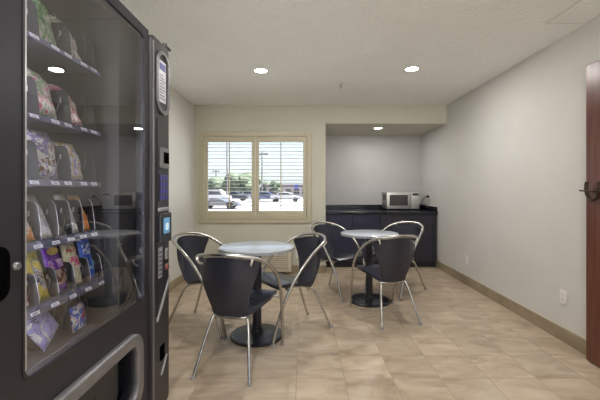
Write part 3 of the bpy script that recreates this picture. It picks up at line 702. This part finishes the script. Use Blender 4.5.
# trays
SX = -0.80
rows = [(1.683, 'w'), (1.450, 'w'), (1.256, 'w'), (1.067, 'n'), (0.872, 'm'), (0.700, 'w')]
wide = [0.918, 1.065, 1.212, 1.353]; nar = [0.86, 0.93, 1.00, 1.073, 1.150, 1.217, 1.281, 1.348]; mid = [0.90, 0.985, 1.065, 1.150, 1.236, 1.322, 1.40]
def divider(y, zs, h, parent, edge):
    # plate with a curved front-top edge
    pts = [(-1.30, 0), (SX-0.002, 0), (SX-0.004, h*0.3), (SX-0.010, h*0.68), (SX-0.016, h*0.90), (SX-0.027, h), (-1.30, h)]
    bm = bmesh.new()
    A = [bm.verts.new((x, y-0.0012, zs+z)) for x, z in pts]; B = [bm.verts.new((x, y+0.0012, zs+z)) for x, z in pts]
    bm.faces.new(A); bm.faces.new(B[::-1])
    for i in range(len(A)): bm.faces.new((A[i], B[i], B[(i+1) % len(A)], A[(i+1) % len(A)]))
    d = link('divider', bm, M['plate'], parent)
    if not edge: return d
    bm = bmesh.new(); tube(bm, catmull([(x, y, zs+z) for x, z in pts[1:-1]], 3), 0.0013, 6); link('divider_edge', bm, M['silver'], d, smooth=True)
    return d
for zi, (zs, kind) in enumerate(rows):
    ys = {'w': wide, 'n': nar, 'm': mid}[kind]
    tr = bpy.data.objects.new('tray', None); COL.objects.link(tr); tr.parent = vm; P(tr)
    bm = bmesh.new(); box(bm, -1.36, SX, IY0+0.002, ys[-1]+0.004, zs-0.008, zs, 0.001, 1)
    link('shelf', bm, M['shelfm'], tr)
    bm = bmesh.new()
    A = [(SX, zs+0.001), (SX+0.012, zs-0.004), (SX+0.018, zs-0.022), (SX+0.012, zs-0.024), (SX+0.0, zs-0.012)]
    V0 = [bm.verts.new((x, IY0+0.002, z)) for x, z in A]; V1 = [bm.verts.new((x, ys[-1]+0.004, z)) for x, z in A]
    for i in range(5): bm.faces.new((V0[i], V0[(i+1) % 5], V1[(i+1) % 5], V1[i]))
    bm.faces.new(V0[::-1]); bm.faces.new(V1)
    st = link('price_strip', bm, M['strip'], tr)
    for k in range(len(ys)-1):
        yc = (ys[k]+ys[k+1])/2
        if yc < 0.9 or zi == 0 and yc < .95: continue
        n_lab = 1 if kind != 'w' else 2
        for q in range(n_lab):
            y_ = yc+(q-0.5*(n_lab-1))*0.06; bm = bmesh.new()
            d_ = Vector((0.010, 0, -0.026)).normalized(); nrm = Vector((0.026, 0, 0.010)).normalized()
            c0 = Vector((SX+0.0135, y_, zs-0.007))+nrm*0.0006
            q4 = [c0+Vector((0, -0.017, 0)), c0+Vector((0, 0.017, 0)), c0+Vector((0, 0.017, 0))+d_*0.011, c0+Vector((0, -0.017, 0))+d_*0.011]
            vs = [bm.verts.new(v) for v in q4]+[bm.verts.new(v+nrm*0.0008) for v in q4]
            for f in ((0,1,2,3),(7,6,5,4),(0,4,5,1),(1,5,6,2),(2,6,7,3),(3,7,4,0)): bm.faces.new([vs[i] for i in f])
            pl_ = link('price_label', bm, M['card'], st)
            bm = bmesh.new()
            for z_ in (0.003, 0.007):
                a_ = c0+nrm*0.0010+d_*z_
                v4 = [a_+Vector((0,-0.012,0)), a_+Vector((0,0.009,0)), a_+Vector((0,0.009,0))+d_*0.002, a_+Vector((0,-0.012,0))+d_*0.002]
                bm.faces.new([bm.verts.new(v) for v in v4])
            link('price_print', bm, M['ink'], st)
    h = {'w': 0.118, 'n': 0.120, 'm': 0.095}[kind]
    if zi < 5:
        for y in ys:
            divider(y, zs, h, tr, kind != 'w')
            if y > 0.95 and y < ys[-1]:
                bm = bmesh.new(); box(bm, SX-0.043, SX-0.037, y-0.0022, y-0.0012, zs+h*0.62, zs+h*0.76); link('divider_slot', bm, M['card'], tr)
    # coils
    for k in range(len(ys)-1):
        w = ys[k+1]-ys[k]; yc = (ys[k]+ys[k+1])/2
        if yc < 0.9: continue
        r = min(w*0.40, 0.055); zc = zs+r+0.006; pts = []; L0 = -1.25; L1 = SX-0.012 if zi < 5 else SX-0.004
        turns = 5 if kind == 'w' else 7
        for j in range(turns*14+1):
            a = 2*PI*j/14+PI/2; x = L0+(L1-L0)*j/(turns*14)
            pts.append((x, yc+r*math.cos(a), zc+r*math.sin(a)))
        bm = bmesh.new(); tube(bm, pts, 0.0016, 5); link('coil', bm, M['wire'], tr, smooth=True)

# snacks ---------------------------------------------------------------------
def bag(name, label, cat, y0, y1, z, h, xb, lean, th, m, group, xlean_y=0.0, seal=True, yaw=0.0, roll=0.0):
    """pillow pack standing on its lower seal, leaning back by `lean` (radians); front faces +x"""
    w = y1-y0; nu, nv = 12, 14; bm = bmesh.new()
    def th_(u, v):
        e = (1-abs(u)**3.0)*(1-abs(v)**4.0)
        return th*0.5*max(e, 0)**0.6
    rings = []
    for sgn in (1, -1):
        g = []
        for j in range(nv+1):
            v = -1+2*j/nv; row = []
            for i in range(nu+1):
                u = -1+2*i/nu
                wob = 0.05*math.sin(3*u+5*v+y0*40)+0.04*math.sin(7*v+y0*17)
                ww = w/2*(1-0.06*(1-abs(v)**6))
                row.append(Vector((sgn*th_(u, v)*(1+wob*3)+0.0006*sgn, u*ww, h/2+v*h/2)))
            g.append(row)
        rings.append([[bm.verts.new(p) for p in row] for row in g])
    F, B = rings
    for j in range(nv):
        for i in range(nu):
            bm.faces.new((F[j][i], F[j][i+1], F[j+1][i+1], F[j+1][i])); bm.faces.new((B[j][i], B[j+1][i], B[j+1][i+1], B[j][i+1]))
    for i in range(nu):
        bm.faces.new((F[0][i], B[0][i], B[0][i+1], F[0][i+1])); bm.faces.new((F[nv][i], F[nv][i+1], B[nv][i+1], B[nv][i]))
    for j in range(nv):
        bm.faces.new((F[j][0], F[j+1][0], B[j+1][0], B[j][0])); bm.faces.new((F[j][nu], B[j][nu], B[j+1][nu], F[j+1][nu]))
    o = link(name, bm, m, smooth=True)
    o.location = (xb, (y0+y1)/2, z+0.001)
    o.rotation_mode = 'XYZ'
    o.rotation_euler = (roll, -lean, yaw)
    tag(o, label, cat, group)
    return o
def decal(parent, kind, u, v, w, h, m, th):
    """thin printed patch on the bag's front (local y = u, local z = v)"""
    bm = bmesh.new(); n = 20
    if kind == 'oval': pts = [(u+w/2*math.cos(2*PI*k/n), v+h/2*math.sin(2*PI*k/n)) for k in range(n)]
    else: pts = [(u-w/2, v-h/2), (u+w/2, v-h/2), (u+w/2, v+h/2), (u-w/2, v+h/2)]
    A = [bm.verts.new((th, a, b)) for a, b in pts]; B = [bm.verts.new((th-0.006, a, b)) for a, b in pts]
    bm.faces.new(A)
    for i in range(len(A)): bm.faces.new((A[i], B[i], B[(i+1) % len(A)], A[(i+1) % len(A)]))
    bm.faces.new(B[::-1])
    return link('printed_logo', bm, m, parent)
C = dict(green=(0.10,0.30,0.10), lgreen=(0.32,0.50,0.26), white=(0.75,0.75,0.72), red=(0.50,0.05,0.06), pink=(0.62,0.14,0.24), purple=(0.16,0.03,0.36),
         violet=(0.30,0.24,0.55), gold=(0.62,0.42,0.10), orange=(0.70,0.24,0.04), yellow=(0.68,0.58,0.06), blue=(0.03,0.12,0.60), lav=(0.42,0.42,0.75), brown=(0.22,0.09,0.06),
         cream=(0.70,0.66,0.42), black=(0.015,0.015,0.02), silver=(0.5,0.5,0.55), teal=(0.10,0.35,0.38))
def pm(n, a, b, c, s=26, t=0.53): return print_mat('foil_'+n, C[a], C[b], C[c], s, t)
GA, GB, GC, GD, GE, GF = ('snack bags on the top tray', 'snack bags on the second tray', 'snack bags on the third tray',
                      'snack packs on the fourth tray', 'snack packs on the fifth tray', 'snack bags on the bottom tray')
z1, z2, z3, z4, z5, z6 = [r[0] for r in rows]
def cell(ys, k, gap=0.006): return ys[k]+gap, ys[k+1]-gap
B_ = []
a, b = cell(wide, 0); bag('snack_bag', 'green snack bag at the left end of the top tray', 'snack bag', a, b, z1, 0.20, -0.852, 0.30, 0.05, pm('g0','green','lgreen','white'), GA)
a, b = cell(wide, 1); bag('snack_bag', 'light green snack bag in the middle of the top tray', 'snack bag', a, b, z1, 0.205, -0.845, 0.32, 0.06, pm('g1','lgreen','green','white'), GA)
a, b = cell(wide, 2); bag('snack_bag', 'white and green snack bag at the right end of the top tray', 'snack bag', a, b, z1, 0.18, -0.848, 0.42, 0.06, pm('g2','white','lgreen','brown'), GA)
a, b = cell(wide, 0); bag('snack_bag', 'orange and white snack bag at the left end of the second tray', 'snack bag', a, b, z2, 0.185, -0.852, 0.30, 0.05, pm('r0','white','orange','red'), GB)
a, b = cell(wide, 1); bag('snack_bag', 'white snack bag with green and pink print, middle of the second tray', 'snack bag', a, b, z2, 0.18, -0.845, 0.36, 0.06, pm('r1','white','lgreen','pink'), GB)
a, b = cell(wide, 2); bag('snack_bag', 'white and red snack bag at the right end of the second tray', 'snack bag', a, b, z2, 0.165, -0.848, 0.45, 0.06, pm('r2','white','pink','red'), GB)
a, b = cell(wide, 0); bag('snack_bag', 'blue snack bag at the left end of the third tray', 'snack bag', a, b, z3, 0.165, -0.845, 0.22, 0.05, pm('b0','blue','lav','white'), GC)
a, b = cell(wide, 1); bag('snack_bag', 'white and purple snack bag in the middle of the third tray', 'snack bag', a, b, z3, 0.165, -0.842, 0.22, 0.05, pm('b1','white','violet','brown'), GC)
a, b = cell(wide, 2); bag('snack_bag', 'white and gold snack bag at the right end of the third tray', 'snack bag', a, b, z3, 0.145, -0.846, 0.30, 0.05, pm('b2','white','gold','violet'), GC)
row4 = [(1, 'white', 'lgreen', 'silver', 'snack_bag', 'silver snack pack at the left end of the fourth tray', 0.135, 0.45),
        (2, 'orange', 'gold', 'white', 'snack_bag', 'orange snack pack on the fourth tray', 0.125, 0.42),
        (3, 'white', 'silver', 'lav', 'snack_bag', 'white snack pack right of the orange pack on the fourth tray', 0.13, 0.42),
        (4, 'black', 'brown', 'silver', 'snack_bag', 'black snack pack low between two white packs on the fourth tray', 0.12, 0.8),
        (5, 'white', 'cream', 'silver', 'snack_bag', 'cream white snack pack beside the black pack on the fourth tray', 0.13, 0.40),
        (6, 'orange', 'gold', 'orange', 'snack_bag', 'bright orange snack pack at the right end of the fourth tray', 0.12, 0.36)]
for k, c1, c2, c3, nm, lab, h, ln in row4:
    a, b = cell(nar, k, 0.004); bag(nm, lab, 'snack pack', a, b, z4, h+0.022, -0.817, ln, 0.022, pm('n%d' % k, c1, c2, c3, 30), GD)
def row5(k, c, lab, h, ln, xb=-0.828, th=0.022):
    a, b = cell(mid, k, 0.004); return bag('snack_bag', lab, 'snack pack', a, b, z5, h, xb, ln, th, pm('m%d' % k, *c), GE)
row5(1, ('red','white','brown'), 'red and white snack pack at the left end of the fifth tray', 0.12, 0.35)
yb = row5(2, ('yellow','yellow','gold'), 'yellow snack pack with a white printed band on the fifth tray', 0.165, 0.30)
decal(yb, 'rect', 0.004, 0.08, 0.030, 0.10, print_mat('yb_band', C['white'], C['black'], C['violet'], 60, 0.55), 0.0125)
pb = row5(3, ('purple','purple','violet'), 'purple snack pack with a yellow logo on the fifth tray', 0.185, 0.26)
decal(pb, 'oval', 0.0, 0.142, 0.050, 0.026, mat('yellow_print', C['gold'], 0.3, color2=(0.75,0.6,0.15), nscale=60), 0.0125)
decal(pb, 'rect', 0.0, 0.098, 0.060, 0.028, mat('pink_print', (0.6,0.45,0.6), 0.3, color2=(0.5,0.2,0.5), nscale=90, contrast=(0.45,0.55)), 0.0130)
decal(pb, 'rect', 0.002, 0.052, 0.056, 0.050, mat('choc_print', (0.5,0.38,0.30), 0.3, color2=(0.18,0.07,0.05), nscale=60, contrast=(0.45,0.55)), 0.0135)
cb = row5(4, ('cream','cream','white'), 'cream snack box with pink lettering on the fifth tray', 0.165, 0.24)
decal(cb, 'rect', 0.0, 0.088, 0.052, 0.034, mat('pink_letter', (0.65,0.08,0.25), 0.3, color2=C['cream'], nscale=70, contrast=(0.5,0.55)), 0.0130)
decal(cb, 'rect', 0.0, 0.130, 0.048, 0.014, mat('brown_letter', (0.45,0.12,0.10), 0.3, color2=C['cream'], nscale=80, contrast=(0.5,0.55)), 0.0130)
bb = row5(5, ('blue','blue','blue'), 'bright blue snack pack at the right end of the fifth tray', 0.18, 0.20)
decal(bb, 'rect', -0.006, 0.12, 0.036, 0.04, mat('blue_letter', (0.7,0.72,0.8), 0.3, color2=C['blue'], nscale=90, contrast=(0.48,0.53)), 0.0130)
decal(bb, 'oval', 0.004, 0.06, 0.040, 0.040, mat('blue_logo', (0.1,0.45,0.65), 0.3, color2=(0.6,0.65,0.6), nscale=60, contrast=(0.5,0.6)), 0.0130)
bag('snack_bag', 'pale violet snack bag slumped on the left of the bottom tray', 'snack bag', 1.11, 1.21, z6+0.030, 0.19, -0.832, 0.15, 0.04, pm('p6','lav','white','violet',16), GF, roll=0.6)
sb_ = bag('snack_bag', 'small blue and white snack bag on the right of the bottom tray', 'snack bag', 1.268, 1.348, z6, 0.092, -0.835, 0.15, 0.03, pm('q6','blue','white','red',26,0.50), GF)

# ------------------------------------------------------------------ outside the window
GZ = -0.62
bm = bmesh.new(); box(bm, -90, 90, -60, 150, GZ-0.2, GZ); struct('ground', bm, M['asphalt'])
bm = bmesh.new(); box(bm, -30, 30, YA+0.35, 29, GZ, GZ+0.02); struct('bounce_ground', bm, M['bounce'])  # unseen pale ground, added to bounce sunlight up to the ceiling
bm = bmesh.new(); box(bm, -30, 30, -45, YF-TH-0.05, GZ, GZ+0.02); struct('bounce_ground', bm, M['bounce'])  # same added bounce surface on the camera's side
def car(label, u, d, L_, H_, m, van=False, group='parked cars'):
    x = (u-303)/350*d
    t = thing('car' if not van else 'van', label, 'car' if not van else 'van', (x, d, GZ), 0, group)
    W = 1.8
    if van: prof = [(-L_/2,0.35),(-L_/2,H_*0.92),(-L_/2+0.2,H_),(L_/2-1.3,H_),(L_/2-0.75,H_*0.62),(L_/2-0.05,H_*0.5),(L_/2,0.35)]
    else: prof = [(-L_/2,0.32),(-L_/2+0.02,H_*0.62),(-L_/2+0.7,H_*0.66),(-L_/2+1.2,H_*0.97),(-0.1,H_),(L_/2-1.7,H_*0.95),(L_/2-1.05,H_*0.64),(L_/2-0.15,H_*0.56),(L_/2,0.32)]
    bm = bmesh.new()
    A = [bm.verts.new((a, -W/2, b)) for a, b in prof]; B = [bm.verts.new((a, W/2, b)) for a, b in prof]
    bm.faces.new(A); bm.faces.new(B[::-1])
    for i in range(len(A)): bm.faces.new((A[i], B[i], B[(i+1) % len(A)], A[(i+1) % len(A)]))
    bmesh.ops.recalc_face_normals(bm, faces=bm.faces[:])
    bmesh.ops.bevel(bm, geom=bm.edges[:], offset=0.06, segments=2, affect='EDGES')
    link('body', bm, m, t, smooth='auto')
    bm = bmesh.new()
    if van: wp = [(-L_/2+0.4,H_*0.62),(-L_/2+0.4,H_*0.88),(L_/2-1.4,H_*0.88),(L_/2-1.0,H_*0.62)]
    else: wp = [(-L_/2+1.0,H_*0.68),(-L_/2+1.35,H_*0.92),(L_/2-1.85,H_*0.90),(L_/2-1.3,H_*0.68)]
    A = [bm.verts.new((a, -W/2-0.015, b)) for a, b in wp]; B = [bm.verts.new((a, W/2+0.015, b)) for a, b in wp]
    bm.faces.new(A); bm.faces.new(B[::-1])
    for i in range(4): bm.faces.new((A[i], B[i], B[(i+1) % 4], A[(i+1) % 4]))
    link('side_windows', bm, M['carglass'], t)
    for sx in (-1, 1):
        for sy in (-1, 1):
            bm = bmesh.new(); lathe(bm, [(0,-0.11),(0.33,-0.11),(0.35,-0.06),(0.35,0.06),(0.33,0.11),(0,0.11)], seg=20, M_=T(sx*(L_/2-0.85), sy*(W/2-0.1), 0.35) @ Matrix.Rotation(PI/2, 4, 'X'))
            link('wheel', bm, M['tyre'], t, smooth='auto')
    return t
car('white van parked across the lot, seen through the left shutter panel', 219, 48, 3.2, 1.75, M['carw'], True)
car('dark blue car parked right of the white van', 236, 55, 3.9, 1.45, M['card_'])
car('silver car parked near the left shutter panel edge beyond the dark car', 249, 64, 4.2, 1.5, M['cars'])
car('blue car parked at the left of the right shutter panel', 266, 52, 4.3, 1.45, M['carb'])
car('white car parked in front of the low pale building', 286, 50, 4.4, 1.45, M['carw'])
car('dark car parked low at the left of the view outside', 220, 33, 3.9, 0.95, M['card_'])

def tree(label, u, d, h, w):
    x = (u-303)/350*d
    t = thing('tree', label, 'tree', (x, d, GZ), random.uniform(0, 6), 'trees beyond the parking lot')
    bm = bmesh.new(); tube(bm, catmull([(0,0,0), (0.1,0,h*0.25), (0,0.1,h*0.55)], 4), 0.22, 8, r1=0.12); link('trunk', bm, M['bark'], t, smooth='auto')
    bm = bmesh.new()
    for k in range(16):
        a = random.uniform(0, 2*PI); rr = random.uniform(0, w*0.33); zz = random.uniform(0.38, 0.86)*h
        q = random.uniform(0.18, 0.30)*w
        bmesh.ops.create_icosphere(bm, subdivisions=2, radius=1, matrix=T(rr*math.cos(a), rr*math.sin(a), zz) @ Matrix.Diagonal((q, q, q*0.75, 1)))
    for v in bm.verts: v.co += Vector((random.uniform(-1,1), random.uniform(-1,1), random.uniform(-1,1)))*w*0.02
    link('foliage', bm, M['leaf'], t)
tree('round leafy tree at the far left of the window view', 212, 74, 3.9, 6.0)
tree('low leafy tree above the white van', 222, 84, 4.3, 5.5)
tree('tall leafy tree centre left of the window view', 236, 70, 4.6, 6.5)
tree('tall leafy tree against the window centre post', 249, 79, 5.2, 6.5)
tree('low bush like tree right of the utility pole', 268, 90, 3.4, 5.0)
tree('thin leafy tree beside the low pale building', 276, 68, 3.6, 2.6)
def pole(label, u, d, ztop, arm):
    x = (u-303)/350*d
    t = thing('utility_pole', label, 'pole', (x, d, GZ), 0, 'utility poles')
    bm = bmesh.new(); tube(bm, [(0,0,0), (0,0,ztop-GZ)], 0.14, 10, r1=0.10); link('shaft', bm, M['polem'], t, smooth='auto')
    if arm:
        bm = bmesh.new(); box(bm, -arm, arm, -0.07, 0.07, ztop-GZ-0.6, ztop-GZ-0.42)
        for q in (-0.85, 0.0, 0.85): tube(bm, [(q*arm, 0, ztop-GZ-0.42), (q*arm, 0, ztop-GZ-0.2)], 0.06, 8)
        link('crossarm', bm, M['polem'], t)
pole('tall utility pole seen through the right shutter panel', 262, 60, 1.225+38/350*60, 1.0)
pole('short utility pole seen through the left shutter panel', 216, 80, 1.225+20/350*80, 0.8)
pole('light pole near the top of the left shutter panel', 227, 59, 1.225+45/350*66, 0)
bd = thing('low_building', 'low pale commercial building seen through the right shutter panel', 'building', (-3, 76, GZ))
bm = bmesh.new(); box(bm, -5.0, 4.5, 0, 9, 0, 2.3); link('walls', bm, M['stucco'], bd)
bm = bmesh.new(); box(bm, -5.3, 4.8, -0.5, 9.3, 2.3, 2.75); link('roof', bm, M['roof'], bd)
for k in range(5):
    bm = bmesh.new(); box(bm, -4.4+k*1.8, -3.2+k*1.8, -0.04, 0.02, 0.8, 1.8); link('window', bm, M['carglass'], bd)
sg = thing('round_sign', 'round blue sign on a post right of the low pale building', 'sign', ((296.5-303)/350*62, 62, GZ))
bm = bmesh.new(); tube(bm, [(0,0,0), (0,0,2.0)], 0.05, 8); link('post', bm, M['polem'], sg)
bm = bmesh.new(); lathe(bm, [(0,-0.05),(0.42,-0.05),(0.42,0.05),(0,0.05)], seg=28, M_=T(0,0,2.2) @ Matrix.Rotation(PI/2,4,'X')); link('sign_disc', bm, M['signb'], sg)

# ------------------------------------------------------------------ light
w = bpy.data.worlds.new('World'); S.world = w; w.use_nodes = True
nt = w.node_tree; bg = nt.nodes['Background']
sky = nt.nodes.new('ShaderNodeTexSky'); sky.sky_type = 'NISHITA'; sky.sun_elevation = math.radians(50); sky.sun_rotation = math.radians(90)
sky.sun_disc = False; sky.dust_density = 2.0; sky.air_density = 1.0
mxs = nt.nodes.new('ShaderNodeMixRGB'); mxs.inputs['Fac'].default_value = 0.5; mxs.inputs['Color2'].default_value = (2.1, 2.6, 3.1, 1)
nt.links.new(sky.outputs[0], mxs.inputs['Color1']); nt.links.new(mxs.outputs[0], bg.inputs['Color']); bg.inputs['Strength'].default_value = 0.19
sun = bpy.data.lights.new('sun', 'SUN'); sun.energy = 14; sun.angle = 0.01; sun.color = (1, 0.96, 0.9)
so = bpy.data.objects.new('sun', sun); COL.objects.link(so); so.rotation_euler = (0, math.radians(38), 0)
# daylight coming in at the window: portal for cleaner sampling
pl = bpy.data.lights.new('window_portal', 'AREA'); pl.shape = 'RECTANGLE'; pl.size = 1.5; pl.size_y = 1.2; pl.cycles.is_portal = True
po = bpy.data.objects.new('window_portal', pl); COL.objects.link(po); po.location = (-0.70, YB+0.2, 1.4); po.rotation_euler = (math.radians(-90), 0, 0)
pl = bpy.data.lights.new('window_portal', 'AREA'); pl.shape = 'RECTANGLE'; pl.size = 3.2; pl.size_y = 1.9; pl.cycles.is_portal = True
po = bpy.data.objects.new('window_portal', pl); COL.objects.link(po); po.location = (0.25, YF-0.2, 1.3); po.rotation_euler = (math.radians(90), 0, 0)

# ------------------------------------------------------------------ camera
cam = bpy.data.cameras.new('camera'); co = bpy.data.objects.new('camera', cam); COL.objects.link(co)
co.location = (0, 0, 1.225); co.rotation_euler = (PI/2, 0, 0)
cam.sensor_width = 36; cam.lens = 350/600*36; cam.shift_x = -0.005; cam.shift_y = -11/600; cam.clip_start = 0.02; cam.clip_end = 500
S.camera = co
vs = S.view_settings; vs.view_transform = 'Standard'; vs.look = 'None'; vs.gamma = 1; vs.use_curve_mapping = False
vs.exposure = 1.02
S.cycles.use_denoising = True; S.cycles.max_bounces = 12; S.cycles.diffuse_bounces = 6; S.cycles.glossy_bounces = 5
S.cycles.transparent_max_bounces = 12; S.cycles.sample_clamp_indirect = 8; S.cycles.caustics_reflective = False; S.cycles.caustics_refractive = False
